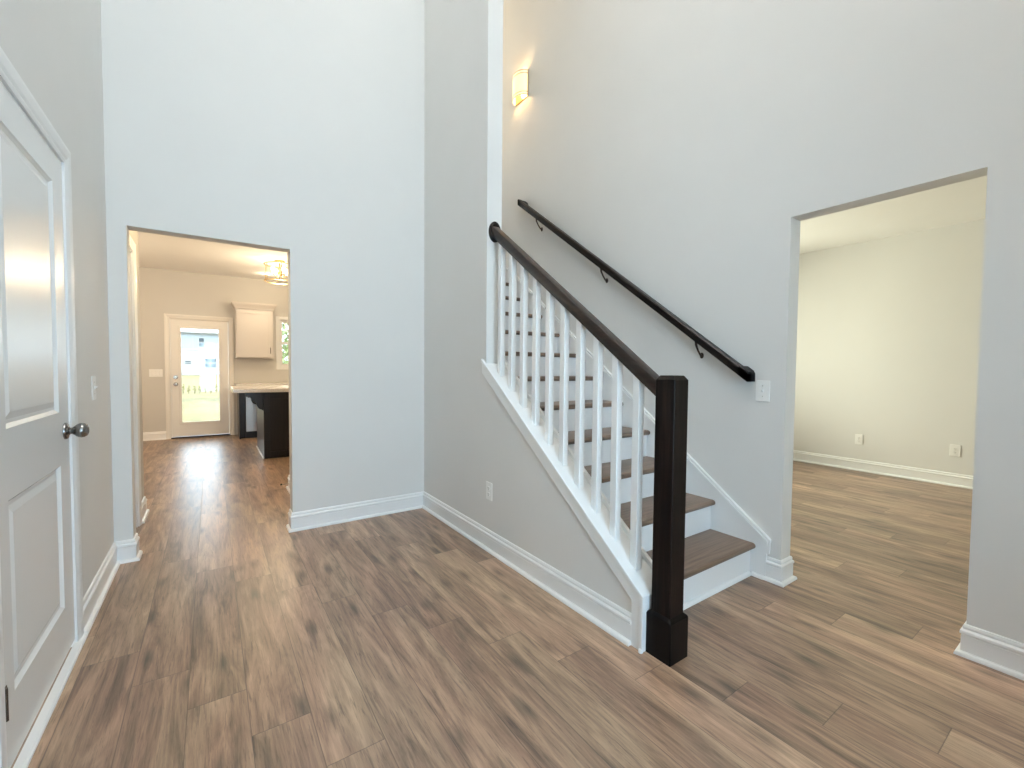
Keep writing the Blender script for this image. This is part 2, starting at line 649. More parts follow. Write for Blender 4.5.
# passage and kitchen shell
PXL, PYL = -0.462, 4.60
PXR, PYR = 0.625, 4.76
w = MB()
PD0, PD1 = 3.46 + 0.16, 4.215               # passage door opening (its near side hides behind the hall wall)
w.box(PXL - TW, PXL, PD1, PYL, 0, H1).box(PXL - TW, PXL, PD0, PD1, 2.03, H1)
w.box(-4.2, PXL - TW, PYL - TW, PYL, 0, H1)
w.box(-1.9, -1.8, YB, PYL - TW, 0, H1).box(-1.8, XL - TW, YB, YB + TW, 0, H1)
struct(w.build('wall_passage_left', M['kitchen_wall']), 'cream lit passage wall with the white cased doorway', 'wall')
w = MB()
w.box(PXR, PXR + TW, YB + TW, PYR, 0, H1)
w.box(PXR + TW, XS, PYR - TW, PYR, 0, H1)
w.box(XS + TW, 3.4, PYR + 0.4, PYR + 0.5, 0, H1)
struct(w.build('wall_passage_right', M['kitchen_wall']), 'cream lit passage wall end with the door stop', 'wall')
KD0, KD1, KDZ = -0.548, 0.262, 1.972        # back door opening
KW0, KW1, KWZ0, KWZ1 = 1.045, 1.95, 1.205, 2.05
w = MB()
ya, yb = YK, YK + 0.15
w.box(-4.2, KD0, ya, yb, 0, H1).box(KD0, KD1, ya, yb, KDZ, H1).box(KD1, KW0, ya, yb, 0, H1)
w.box(KW0, KW1, ya, yb, 0, KWZ0).box(KW0, KW1, ya, yb, KWZ1, H1).box(KW1, 3.5, ya, yb, 0, H1)
struct(w.build('wall_kitchen_back', M['kitchen_wall']), 'beige kitchen wall with the glass back door', 'wall')
w = MB()
w.box(-4.3, -4.2, PYL - TW, yb, 0, H1)
struct(w.build('wall_kitchen_left', M['kitchen_wall']), 'beige end wall of the kitchen dining side', 'wall')
w = MB()
w.box(3.4, 3.5, PYR + 0.4, yb, 0, H1)
struct(w.build('wall_kitchen_right', M['kitchen_wall']), 'beige end wall of the kitchen sink side', 'wall')
struct(MB().box(-4.3, XS, YB + TW, PYR, H1, H1 + 0.12).box(-4.3, XS, PYR, PYR + 0.4, H1, H1 + 0.12).box(-4.3, 3.5, PYR + 0.4, YK, H1, H1 + 0.12).build('ceiling_kitchen', M['ceiling']),
       'cream lit flat ceiling of the kitchen', 'ceiling')
# upstairs landing behind the stair wall
w = MB()
w.box(XS + TW, XR, 7.3, 7.4, 3.04, H2)
struct(w.build('wall_landing', M['wall']), 'grey wall at the head of the stairs', 'wall')

# ------------------------------------------------------------------ baseboards
BASE = [(0.0, 0.001), (0.013, 0.001), (0.013, 0.086), (0.0115, 0.0885), (0.0115, 0.090), (0.016, 0.0925), (0.017, 0.098), (0.016, 0.106),
        (0.011, 0.111), (0.0085, 0.113), (0.0085, 0.116), (0.010, 0.119), (0.0095, 0.124), (0.006, 0.132), (0.0, 0.134)]
SHOE = [(0.013, 0.0), (0.030, 0.0), (0.0295, 0.007), (0.027, 0.013), (0.022, 0.017), (0.015, 0.019), (0.013, 0.019)]


def baseboard(name, path, flip, label, ends=True):
    b = MB()
    b.sweep(path, BASE, flip)
    o = b.build(name, M['trim'])
    struct(o, label, 'baseboard')
    MB().sweep(path, SHOE, flip).build('shoe_moulding', M['trim'], o, smooth=True)
    return o


baseboard('baseboard_left', [(XL, DY1 + 0.078), (XL, YB), (XO1, YB), (XO1, YB + TW)], True, 'white baseboard below the light switch, wrapping the kitchen opening')
baseboard('baseboard_back', [(XO2, YB + TW), (XO2, YB), (XS, YB), (XS, 1.229)], True, 'white baseboard along the back wall and staircase wall')
baseboard('baseboard_right', [(XR, 1.205), (XR, YC), (XR + TW, YC), (XR + TW, 4.2)], True, 'short white baseboard at the foot of the stairs')
baseboard('baseboard_front_room', [(XR + TW, YF), (XR + TW, YA), (XR, YA), (XR, YF)], True, 'white baseboard right of the front room opening')
baseboard('baseboard_far', [(X6, 4.2), (X6, YF)], True, 'white baseboard on the far wall of the front room')
baseboard('baseboard_kitchen', [(-4.2, YK), (KD0 - 0.062, YK)], True, 'cream baseboard beside the glass back door')
baseboard('baseboard_passage_left', [(PXL, PD1 + 0.064), (PXL, PYL), (-4.2, PYL)], True, 'short white baseboard past the passage doorway')
baseboard('baseboard_passage_right', [(PXR + TW, PYR), (PXR, PYR), (PXR, YB + TW)], True, 'white baseboard on the passage wall with the door stop')


# ------------------------------------------------------------------ casings
def casing_mesh(plane, c, out, a0, a1, ztop, width=0.07, legs=(True, True)):
    """door casing on a wall plane ('X' or 'Y' = c), standing out by sign out; opening a0..a1"""
    prof = [(0.0, 0.009), (0.010, 0.012), (0.018, 0.011), (0.030, 0.015), (width - 0.012, 0.018), (width, 0.017), (width, 0.0), (0.0, 0.0)]
    b = MB()
    rings = []
    path = [(a0, 0.0, (-1, 0)), (a0, ztop, (-1, 1)), (a1, ztop, (1, 1)), (a1, 0.0, (1, 0))]
    for a, z, (da, dz) in path:
        ring = []
        for d, h in prof:
            aa, zz, cc = a + da * d, z + dz * d, c + out * h
            ring.append((cc, aa, zz) if plane == 'X' else (aa, cc, zz))
        rings.append(ring)
    return b.loft(rings)


struct(casing_mesh('X', XL, 1, DY0 - 0.004, DY1 + 0.004, DZ + 0.004, 0.068).build('trim_1', M['trim']), 'white moulded casing around the closet door', 'trim')
struct(casing_mesh('X', PXL, 1, PD0 - 0.004, PD1, 2.03, 0.062).build('trim_2', M['trim']), 'white casing of the open passage doorway seen edge on', 'trim')
struct(casing_mesh('Y', YK, -1, KD0 - 0.002, KD1 + 0.002, KDZ + 0.002, 0.062).build('trim_3', M['cream']), 'cream casing around the glass back door', 'trim')


# ------------------------------------------------------------------ panelled closet door
def panel_rings(b, X, s, y0, y1, z0, z1):
    """moulded panel on a door face at x = X facing +s: sticking, recess and raised field"""
    rings = []
    for ins, dep in ((0.0, 0.0), (0.004, -0.004), (0.012, -0.0105), (0.024, -0.0105), (0.046, -0.0035), (0.050, -0.0035)):
        x = X + s * dep
        rings.append([(x, y0 + ins, z0 + ins), (x, y1 - ins, z0 + ins), (x, y1 - ins, z1 - ins), (x, y0 + ins, z1 - ins)])
    R = [[b.bm.verts.new(p) for p in r] for r in rings]
    for a, c in zip(R, R[1:]):
        for i in range(4):
            b.bm.faces.new((a[i], a[(i + 1) % 4], c[(i + 1) % 4], c[i]))
    b.bm.faces.new(R[-1])


def slab(X, y0, y1, z0, z1, thick, panels):
    """door leaf whose visible face is x = X (towards +X) with recessed panels"""
    b = MB()
    py0, py1 = panels[0][0], panels[0][1]
    b.box(X - thick, X - 0.0125, y0, y1, z0, z1)
    zs = [z0] + [v for p in sorted(panels, key=lambda q: q[2]) for v in (p[2], p[3])] + [z1]
    b.box(X - 0.0125, X, y0, py0, z0, z1)
    b.box(X - 0.0125, X, py1, y1, z0, z1)
    for k in range(0, len(zs), 2):
        b.box(X - 0.0125, X, py0, py1, zs[k], zs[k + 1])
    for p in panels:
        panel_rings(b, X, 1, *p)
    return b


DX = XL + 0.003
door1 = slab(DX, 1.790, 2.548, 0.034, 2.022, 0.035, [(1.872, 2.412, 0.232, 0.802), (1.872, 2.412, 1.012, 1.908)]).build('door_1', M['door'])
struct(door1, 'white two panel closet door with pewter knob', 'door')
KY, KZ = 2.487, 0.930
knob = MB()
knob.lathe([(0.0, 0.0), (0.034, 0.0), (0.034, 0.005), (0.031, 0.009), (0.019, 0.012), (0.0135, 0.016), (0.0135, 0.022), (0.018, 0.028),
            (0.024, 0.034), (0.0285, 0.042), (0.030, 0.050), (0.028, 0.059), (0.022, 0.067), (0.012, 0.071), (0.0, 0.072)], (DX, KY, KZ), 'X', 28)
knob.build('door_knob', M['pewter'], door1, smooth=True)['label'] = 'pewter door knob'
for hz in (0.242, 1.03, 1.80):
    h = MB()
    h.box(DX - 0.001, DX + 0.0015, 1.790, 1.812, hz - 0.044, hz + 0.044)
    h.lathe([(0.0055, -0.047), (0.0055, 0.047)], (DX + 0.0045, 1.787, hz), 'Z', 12)
    for k in (-0.03, 0.0, 0.03):
        h.lathe([(0.0035, 0.0), (0.003, 0.001)], (DX + 0.0015, 1.802, hz + k), 'X', 10)
    h.build('hinge', M['pewter'], door1, smooth=True)['label'] = 'pewter hinge'
# jamb liner of the closet doorway and white threshold strip in front of the leaf
j = MB()
j.box(XL - TW, XL, DY0, DY0 + 0.005, 0, DZ).box(XL - TW, XL, DY1 - 0.004, DY1, 0, DZ).box(XL - TW, XL, DY0, DY1, DZ - 0.004, DZ)
struct(j.build('trim_4', M['trim']), 'white jamb lining of the closet doorway', 'trim')
t = MB()
t.prism([(XL - 0.0005, 0.0), (XL + 0.030, 0.0), (XL + 0.029, 0.007), (XL + 0.022, 0.012), (XL - 0.0005, 0.013)], 'Y', DY0 - 0.07, DY1 + 0.076)
struct(t.build('trim_5', M['trim']), 'white threshold strip under the closet door', 'trim')

# lined open doorway in the passage
j = MB()
j.box(PXL - TW, PXL, PD1 - 0.016, PD1, 0, 2.03).box(PXL - TW, PXL, PD0, PD1 - 0.016, 2.014, 2.03)
j.box(PXL - 0.07, PXL - 0.035, PD1 - 0.027, PD1 - 0.016, 0, 2.003).box(PXL - 0.07, PXL - 0.035, PD0, PD1 - 0.016, 2.003, 2.014)
struct(j.build('trim_6', M['trim']), 'white jamb lining of the passage doorway', 'trim')

# ------------------------------------------------------------------ glass back door
GX0, GX1, GZ0, GZ1 = -0.412, 0.128, 0.252, 1.828
b = MB()
f0, f1 = YK + 0.012, YK + 0.056
LX0, LX1, LZ0, LZ1 = KD0 + 0.012, KD1 - 0.012, 0.028, KDZ - 0.012
b.box(LX0, GX0, f0, f1, LZ0, LZ1).box(GX1, LX1, f0, f1, LZ0, LZ1).box(GX0, GX1, f0, f1, LZ0, GZ0).box(GX0, GX1, f0, f1, GZ1, LZ1)
door3 = b.build('door_2', M['cream'])
struct(door3, 'cream back door with one tall glass pane', 'door')
fr = MB()
for (x0, x1, z0, z1) in ((GX0 - 0.022, GX0 + 0.012, GZ0 - 0.022, GZ1 + 0.022), (GX1 - 0.012, GX1 + 0.022, GZ0 - 0.022, GZ1 + 0.022),
                         (GX0 + 0.012, GX1 - 0.012, GZ0 - 0.022, GZ0 + 0.012), (GX0 + 0.012, GX1 - 0.012, GZ1 - 0.012, GZ1 + 0.022)):
    fr.box(x0, x1, f0 - 0.008, f0 + 0.02, z0, z1)
fr.build('glass_frame', M['cream'], door3, bevel=0.004)
MB().box(GX0 + 0.004, GX1 - 0.004, f0 + 0.022, f0 + 0.030, GZ0 + 0.004, GZ1 - 0.004).build('glass_pane', M['glass'], door3)
k = MB()
k.lathe([(0.0, 0.0), (0.033, 0.0), (0.033, -0.006), (0.014, -0.010), (0.012, -0.030), (0.024, -0.038), (0.029, -0.050), (0.024, -0.062), (0.0, -0.066)],
        (-0.478, f0, 0.895), 'Y', 24)
k.build('door_knob', M['nickel'], door3, smooth=True)['label'] = 'nickel door knob'
k = MB()
k.lathe([(0.0, 0.0), (0.032, 0.0), (0.032, -0.010), (0.026, -0.016), (0.0, -0.016)], (-0.478, f0, 1.010), 'Y', 24)
k.box(-0.482, -0.474, f0 - 0.032, f0 - 0.016, 0.994, 1.026)
k.build('deadbolt', M['nickel'], door3, smooth=True)['label'] = 'nickel deadbolt'
j = MB()
j.box(KD0, KD0 + 0.009, YK, YK + 0.15, 0, KDZ).box(KD1 - 0.009, KD1, YK, YK + 0.15, 0, KDZ).box(KD0, KD1, YK, YK + 0.15, KDZ - 0.009, KDZ)
struct(j.build('trim_7', M['cream']), 'cream jamb lining of the back door', 'trim')
struct(MB().box(KD0, KD1, YK - 0.02, YK + 0.16, 0.0, 0.022).build('trim_8', M['bronze'], bevel=0.004), 'dark metal sill under the back door', 'trim')

# ------------------------------------------------------------------ kitchen window
b = MB()
for (x0, x1, z0, z1) in ((KW0, KW0 + 0.045, KWZ0, KWZ1), (KW1 - 0.045, KW1, KWZ0, KWZ1), (KW0 + 0.045, KW1 - 0.045, KWZ0, KWZ0 + 0.045),
                         (KW0 + 0.045, KW1 - 0.045, KWZ1 - 0.045, KWZ1), (KW0 + 0.045, KW1 - 0.045, 1.61, 1.65)):
    b.box(x0, x1, YK + 0.05, YK + 0.11, z0, z1)
win = b.build('window_4', M['trim'])
struct(win, 'white kitchen window past the wall cabinet', 'window')
MB().box(KW0 + 0.045, KW1 - 0.045, YK + 0.077, YK + 0.083, KWZ0 + 0.045, KWZ1 - 0.045).build('glass_pane', M['glass'], win)
b = MB()
b.box(KW0 - 0.062, KW0, YK - 0.017, YK, KWZ0 - 0.062, KWZ1 + 0.062).box(KW1, KW1 + 0.062, YK - 0.017, YK, KWZ0 - 0.062, KWZ1 + 0.062)
b.box(KW0, KW1, YK - 0.017, YK, KWZ1, KWZ1 + 0.062).box(KW0, KW1, YK - 0.017, YK, KWZ0 - 0.062, KWZ0)
struct(b.build('trim_9', M['trim'], bevel=0.003), 'white casing around the kitchen window', 'trim')

# ------------------------------------------------------------------ staircase
NST, RISE, GO, RY = 16, 0.190, 0.252, 1.283
SX0, SX1 = XS + TW + 0.036, XR - 0.018
stairs = thing('staircase', (2.1, RY, 0), 'white staircase with brown wood treads behind the baluster railing', 'staircase')
for i in range(NST):
    y = RY + i * GO
    z = RISE * (i + 1)
    r = MB()
    r.box(SX0, SX1, y, y + 0.018, z - RISE, z - 0.034)
    r.build('riser', M['trim'], stairs)
    if i < NST - 1:
        prof = [(y + GO + 0.0, z - 0.034), (y + GO + 0.0, z)]
        c = (y - 0.012, z - 0.017)
        for k in range(9):
            a = math.pi / 2 + math.pi * k / 8
            prof.append((c[0] + 0.017 * math.cos(a), c[1] + 0.017 * math.sin(a)))
        t = MB()
        t.prism(prof, 'X', SX0, SX1)
        t.build('tread', M['tread'], stairs, smooth=True)
b = MB()
b.box(SX0, SX1, RY + (NST - 1) * GO - 0.03, 7.3, NST * RISE - 0.028, NST * RISE)
b.build('landing', M['tread'], stairs)
b = MB()
b.loft([[(x, RY - d, z) for d, z in ((0.0, 0.0), (0.017, 0.0), (0.0165, 0.007), (0.014, 0.013), (0.009, 0.017), (0.002, 0.019), (0.0, 0.019))] for x in (XS + 0.135, XR - 0.030)])
b.build('shoe_moulding', M['trim'], stairs, smooth=True)

# skirt board on the right wall with stepped cap
def skz(y):
    return 0.229 + 0.757 * (y - 1.183)
YT = 5.3
b = MB()
b.prism([(1.196, 0.001), (1.196, skz(1.196) - 0.028), (YT, skz(YT) - 0.028), (YT, skz(YT) - 0.55), (1.30, 0.001)], 'X', XR - 0.0175, XR)
sk = b.build('trim_10', M['trim'])
struct(sk, 'white sloping skirt board between the stairs and right wall', 'trim')
b = MB()
for (o0, o1, d) in ((-0.030, -0.010, 0.024), (-0.010, -0.006, 0.012), (-0.006, 0.010, 0.017)):
    # sloping run and short vertical return at its foot
    b.prism([(1.183 - o1 * 0.6, skz(1.183 - o1 * 0.6) + o0), (1.183 - o1 * 0.6, skz(1.183 - o1 * 0.6) + o1), (YT, skz(YT) + o1), (YT, skz(YT) + o0)], 'X', XR - d, XR)
b.box(XR - 0.017, XR, 1.180, 1.196, 0.152, skz(1.183))
b.build('cap_moulding', M['trim'], sk)
MB().sweep([(XR - 0.0045, 1.268), (XR - 0.0045, 1.200)], SHOE, True).build('shoe_moulding', M['trim'], sk, smooth=True)

# inner skirt, sloping cap, end board and apron of the knee wall
b = MB()
CX0, CX1 = 1.482, 1.632
b.prism([(1.166, 0), (1.166, capz(1.168)), (YEND, capz(YEND)), (YEND, capz(YEND) - 0.022), (1.186, capz(1.186) - 0.022), (1.186, 0)], 'X', CX0, CX1)
cap = b.build('trim_11', M['trim'], bevel=0.003)
struct(cap, 'white sloping cap board under the balusters', 'trim')
b = MB()
b.prism([(1.186, 0), (1.186, capz(1.186) - 0.022), (2.512, capz(2.512) - 0.022), (2.512, capz(2.512) - 0.092), (1.230, capz(1.230) - 0.086), (1.230, 0)], 'X', 1.4875, XS)
b.prism([(YEND, capz(YEND) - 0.022), (YEND, capz(YEND)), (2.516, capz(2.516)), (2.516, capz(2.516) - 0.022)], 'X', CX0, XS)
b.build('apron', M['trim'], cap, bevel=0.002)
b = MB()
b.prism([(1.186, 0.0), (1.186, capz(1.186) + 0.026), (YT, capz(YT) + 0.026), (YT, capz(YT) - 0.45), (1.5, 0.0)], 'X', CX1, SX0)
struct(b.build('trim_12', M['trim']), 'white inner stringer board beside the left ends of the treads', 'trim')
b = MB()
b.lathe([(0.0, 0.0), (0.010, 0.0), (0.010, 0.009), (0.007, 0.015), (0.0, 0.018)], (1.484, 1.174, 0.0), 'Z', 16)
b.build('shoe_return', M['trim'], cap, smooth=True)

# ------------------------------------------------------------------ stair railing
RX = XS + TW / 2 + 0.001
NX, NY = 1.568, 1.108
rail = thing('stair_railing', (NX, NY, 0), 'dark newel post, sloping handrail and white balusters on the open side of the stairs', 'railing')


def square_ring(cx, cy, r, z, ch=0.0):
    if ch:
        return [(cx - r + ch, cy - r, z), (cx + r - ch, cy - r, z), (cx + r, cy - r + ch, z), (cx + r, cy + r - ch, z),
                (cx + r - ch, cy + r, z), (cx - r + ch, cy + r, z), (cx - r, cy + r - ch, z), (cx - r, cy - r + ch, z)]
    return [(cx - r, cy - r, z), (cx + r, cy - r, z), (cx + r, cy + r, z), (cx - r, cy + r, z)]


b = MB()
b.loft([square_ring(NX, NY, 0.0465, 0.17, 0.003), square_ring(NX, NY, 0.0465, 1.158, 0.003), square_ring(NX, NY, 0.034, 1.176, 0.003)])
newel = b.build('newel_post', M['espresso_v'], rail)
newel['label'] = 'dark espresso square newel post'
b = MB()
b.loft([square_ring(NX, NY, 0.061, 0.0, 0.003), square_ring(NX, NY, 0.061, 0.170, 0.003), square_ring(NX, NY, 0.058, 0.176, 0.003), square_ring(NX, NY, 0.049, 0.184, 0.003),
        square_ring(NX, NY, 0.0463, 0.185, 0.003)])
b.build('post_base', M['espresso_dark'], newel)['label'] = 'nearly black square post base'


def rtop(y):
    return 1.170 + 0.7485 * (y - 1.174)


HP = [(-0.024, -0.073), (-0.026, -0.060), (-0.031, -0.050), (-0.031, -0.014), (-0.027, -0.004), (-0.018, 0.0),
      (0.018, 0.0), (0.027, -0.004), (0.031, -0.014), (0.031, -0.050), (0.026, -0.060), (0.024, -0.073)]
b = MB()
ys0, ys1 = NY + 0.045, YEND - 0.012
b.loft([[(RX + px, yy, rtop(yy) + pz) for px, pz in HP] for yy in (ys0, ys1)])
hr = b.build('handrail', M['espresso_r'], rail, smooth=True)
hr['label'] = 'dark brown sloping handrail'
b = MB()
b.lathe([(0.0, 0.0), (0.5, 0.0), (0.5, -0.010), (0.44, -0.016), (0.30, -0.018), (0.0, -0.018)], (RX, YEND, rtop(YEND) - 0.045), 'Y', 36, 0.135, 0.092)
b.build('rosette', M['espresso_v'], hr, smooth=True)['label'] = 'oval wall rosette'
BH = 0.018
for k in range(10):
    y = 1.270 + 0.1236 * k
    b = MB()
    ring0 = [(RX - BH, y - BH), (RX + BH, y - BH), (RX + BH, y + BH), (RX - BH, y + BH)]
    b.loft([[(x, yy, capz(yy) - 0.001) for x, yy in ring0], [(x, yy, rtop(yy) - 0.071) for x, yy in ring0]])
    b.build('baluster', M['trim'], rail, bevel=0.002)

# ------------------------------------------------------------------ wall handrail
wr = thing('wall_handrail', (XR, 2.43, 2.0), 'black sloping handrail bracketed to the wall above the stairs', 'handrail')
WX = XR - 0.067
def wtop(y):
    return 1.171 + 0.7345 * (y - 1.262)
def ring(x, y, s=1.0):
    P = [(-0.024, -0.060), (-0.026, -0.055), (-0.026, -0.012), (-0.018, -0.001), (0.018, -0.001), (0.026, -0.012), (0.026, -0.055), (0.024, -0.060)]
    return [(x + px, y, wtop(y) + pz) for px, pz in P]
b = MB()
b.loft([ring(WX, 1.292), ring(WX, 3.59)])
wrail = b.build('rail', M['black_rail'], wr, smooth=True)
for ye, sg in ((1.292, 1), (3.59, -1)):
    e = MB()
    P = [(0.002, -0.060), (0.0, -0.055), (0.0, -0.012), (0.008, -0.001), (0.044, -0.001), (0.052, -0.012), (0.052, -0.055), (0.050, -0.060)]
    e.loft([[(x, ye + sg * (py - (0.0 if i else 0.0)), wtop(ye + sg * py) + pz) for py, pz in P] for i, x in enumerate((WX - 0.026, XR - 0.001))])
    e.build('rail_return', M['black_rail'], wrail, smooth=True)
for yb_ in (1.632, 2.469, 3.313):
    zb = wtop(yb_)
    b = MB()
    b.lathe([(0.0, 0.0), (0.013, 0.0), (0.013, -0.004), (0.009, -0.007), (0.0, -0.008)], (XR, yb_, zb - 0.150), 'X', 20, 1.0, 1.5)
    b.tube([(XR - 0.006, yb_, zb - 0.150), (XR - 0.020, yb_, zb - 0.146), (XR - 0.046, yb_, zb - 0.118), (WX, yb_, zb - 0.085), (WX, yb_, zb - 0.062)], 0.006, 10, [0.007, 0.006, 0.006, 0.0075, 0.010])
    b.prism([(yb_ - 0.035, wtop(yb_ - 0.035) - 0.0645), (yb_ + 0.035, wtop(yb_ + 0.035) - 0.0645), (yb_ + 0.035, wtop(yb_ + 0.035) - 0.059), (yb_ - 0.035, wtop(yb_ - 0.035) - 0.059)], 'X', WX - 0.012, WX + 0.012)
    b.build('bracket', M['bronze'], wr, smooth=True)

# ------------------------------------------------------------------ wall sconce
SY, SZ0, SZ1, SR = 3.657, 3.895, 4.140, 0.105
sc = thing('wall_sconce', (XR, SY, SZ0), 'lit half round wall lamp high above the stairs', 'wall lamp')
b = MB()
b.box(XR - 0.012, XR, SY - 0.105, SY + 0.105, SZ0 - 0.004, SZ1 + 0.004)
b.build('backplate', M['brass'], sc, bevel=0.003)


def half_shell(z0, z1, r0, r1, seg=24):
    """half cylinder shell, open at the top and bottom, against the wall"""
    b = MB()
    sec = []
    for r, rev in ((r1, False), (r0, True)):
        pts = [(XR - 0.012 - r * math.sin(math.pi * k / seg), SY - r * math.cos(math.pi * k / seg)) for k in range(seg + 1)]
        sec += [(XR - 0.012 - (XR - 0.012 - px) * 0.72, py) for px, py in (pts[::-1] if rev else pts)]
    b.loft([[(x, y, z0) for x, y in sec], [(x, y, z1) for x, y in sec]], cap=False)
    return b


half_shell(SZ0, SZ1, SR - 0.004, SR).build('shade', M['shade'], sc, smooth=True)['label'] = 'glowing half round glass shade'
for z0, z1 in ((SZ0 + 0.002, SZ0 + 0.008), (SZ0 + 0.030, SZ0 + 0.036), (SZ1 - 0.036, SZ1 - 0.030), (SZ1 - 0.008, SZ1 - 0.002)):
    half_shell(z0, z1, SR, SR + 0.004).build('band', M['nickel_dark'], sc, smooth=True)
b = MB()
b.lathe([(0.0, 0.0), (0.012, 0.0), (0.012, 0.03), (0.018, 0.045), (0.027, 0.075), (0.022, 0.100), (0.0, 0.112)], (XR - 0.045, SY, SZ0 + 0.055), 'Z', 20)
b.build('bulb', M['bulb'], sc, smooth=True)
light('sconce_lamp', 'POINT', (XR - 0.048, SY, SZ1 - 0.09), 10, (1.0, 0.62, 0.28), 0.03)
light('sconce_lamp_lower', 'POINT', (XR - 0.048, SY, SZ0 + 0.07), 4, (1.0, 0.62, 0.28), 0.03)


# ------------------------------------------------------------------ outlets and switches (built facing -X, turned into place)
def outlet(loc, rz, label, w=0.072, h=0.118):
    o = thing('wall_outlet', loc, label, 'outlet')
    b = MB()
    b.box(-0.006, 0.0, -w / 2, w / 2, -h / 2, h / 2)
    p = b.build('cover_plate', M['plastic'], bevel=0.003)
    p.parent = o
    for s in (-1, 1):
        b = MB()
        zc = s * 0.0195
        pts = [(0.0165 * math.cos(a), zc + 0.0145 * max(-0.85, min(0.85, math.sin(a) * 1.15))) for a in [2 * math.pi * k / 20 for k in range(20)]]
        b.prism(pts, 'X', -0.0085, -0.005)
        q = b.build('receptacle', M['plastic'])
        q.parent = o
        b = MB()
        b.box(-0.0089, -0.0084, -0.0075, -0.0050, zc - 0.002, zc + 0.006)
        b.box(-0.0089, -0.0084, 0.0050, 0.0075, zc - 0.002, zc + 0.006)
        b.lathe([(0.0025, -0.0089), (0.0025, -0.0084)], (0, 0, zc - 0.008), 'X', 10)
        r = b.build('slot', M['slot'])
        r.parent = q
    b = MB()
    b.lathe([(0.003, -0.0072), (0.003, -0.0055)], (0, 0, 0), 'X', 10)
    q = b.build('screw', M['nickel'])
    q.parent = o
    o.rotation_euler = (0, 0, rz)
    return o


def switch(loc, rz, label, gangs=1, h=0.122):
    o = thing('light_switch', loc, label, 'light switch')
    w = 0.078 + 0.046 * (gangs - 1)
    b = MB()
    b.box(-0.006, 0.0, -w / 2, w / 2, -h / 2, h / 2)
    p = b.build('cover_plate', M['plastic'], bevel=0.003)
    p.parent = o
    for g in range(gangs):
        yc = (g - (gangs - 1) / 2) * 0.046
        b = MB()
        b.prism([(-0.0065, -0.006), (-0.0165, 0.0035), (-0.0165, 0.0085), (-0.0065, 0.0075)], 'Y', yc - 0.0045, yc + 0.0045)
        b.box(-0.0068, -0.0055, yc - 0.0065, yc + 0.0065, -0.013, 0.013)
        q = b.build('toggle', M['plastic'])
        q.parent = o
        for s in (-1, 1):
            b = MB()
            b.lathe([(0.003, -0.0072), (0.003, -0.0055)], (0, yc, s * 0.030), 'X', 10)
            q = b.build('screw', M['nickel'])
            q.parent = o
    o.rotation_euler = (0, 0, rz)
    return o


outlet((XS, 2.424, 0.391), 0, 'white outlet low on the grey staircase wall')
outlet((X6, 1.930, 0.377), 0, 'white outlet on the far front room wall, nearer the stairs', 0.078, 0.120)
outlet((X6, 1.103, 0.375), 0, 'white outlet on the far front room wall, by the right edge of the opening', 0.083, 0.122)
switch((XR, 1.246, 1.081), 0, 'white light switch below the lower end of the black handrail')
switch((XL, 3.037, 1.083), math.pi, 'white light switch on the left wall beside the closet door')
switch((-0.728, YK, 1.078), math.pi / 2, 'white triple switch plate left of the glass back door', 3)

# ------------------------------------------------------------------ spring door stop
ds = thing('door_stop', (PXR - 0.013, 4.70, 0.06), 'small spring door stop on the passage baseboard', 'door stop')
b = MB()
b.lathe([(0.011, 0.0), (0.011, -0.004), (0.007, -0.008)], (PXR - 0.013, 4.70, 0.06), 'X', 14)
pts = []
for k in range(90):
    a = k * 0.75
    pts.append((PXR - 0.020 - 0.055 * k / 89, 4.70 + 0.006 * math.cos(a), 0.06 + 0.006 * math.sin(a)))
b.tube(pts, 0.0013, 6)
b.build('spring', M['nickel'], ds, smooth=True)
b = MB()
b.lathe([(0.007, 0.0), (0.009, -0.004), (0.009, -0.014), (0.0, -0.017)], (PXR - 0.074, 4.70, 0.06), 'X', 14)
b.build('bumper', M['black'], ds, smooth=True)['label'] = 'black rubber bumper'

# ------------------------------------------------------------------ kitchen: wall cabinet
CBX0, CBX1, CBY0, CBZ0, CBZ1 = 0.352, 0.908, 8.665, 1.342, 2.180
wc = thing('wall_cabinet', (0.63, YK, CBZ0), 'white wall cabinet with crown moulding beside the back door', 'cabinet')
MB().box(CBX0, CBX1, CBY0 + 0.02, YK, CBZ0, CBZ1).build('body', M['cabinet'], wc, bevel=0.002)


def shaker(b, x0, x1, y, z0, z1, st=0.058):
    b.box(x0, x0 + st, y, y + 0.019, z0, z1).box(x1 - st, x1, y, y + 0.019, z0, z1)
    b.box(x0 + st, x1 - st, y, y + 0.019, z0, z0 + st).box(x0 + st, x1 - st, y, y + 0.019, z1 - st, z1)
    b.box(x0 + st, x1 - st, y + 0.010, y + 0.019, z0 + st, z1 - st)
    return b


cd = shaker(MB(), CBX0 + 0.02, CBX1 - 0.02, CBY0, CBZ0 + 0.015, CBZ1 - 0.03).build('door', M['cabinet'], wc)
b = MB()
b.tube([(0.858, CBY0, 1.425), (0.858, CBY0 - 0.028, 1.432), (0.858, CBY0 - 0.028, 1.518), (0.858, CBY0, 1.525)], 0.005, 8)
b.build('handle', M['bronze'], cd, smooth=True)
b = MB()
CR = [(0.0, 2.170), (0.012, 2.172), (0.016, 2.190), (0.030, 2.215), (0.046, 2.240), (0.050, 2.252), (0.056, 2.256), (0.056, 2.276), (0.0, 2.276)]
b.sweep([(CBX1, YK), (CBX1, CBY0), (CBX0, CBY0), (CBX0, YK)], CR, False)
b.box(CBX0, CBX1, CBY0, YK, 2.18, 2.262)
b.build('crown', M['cabinet'], wc)

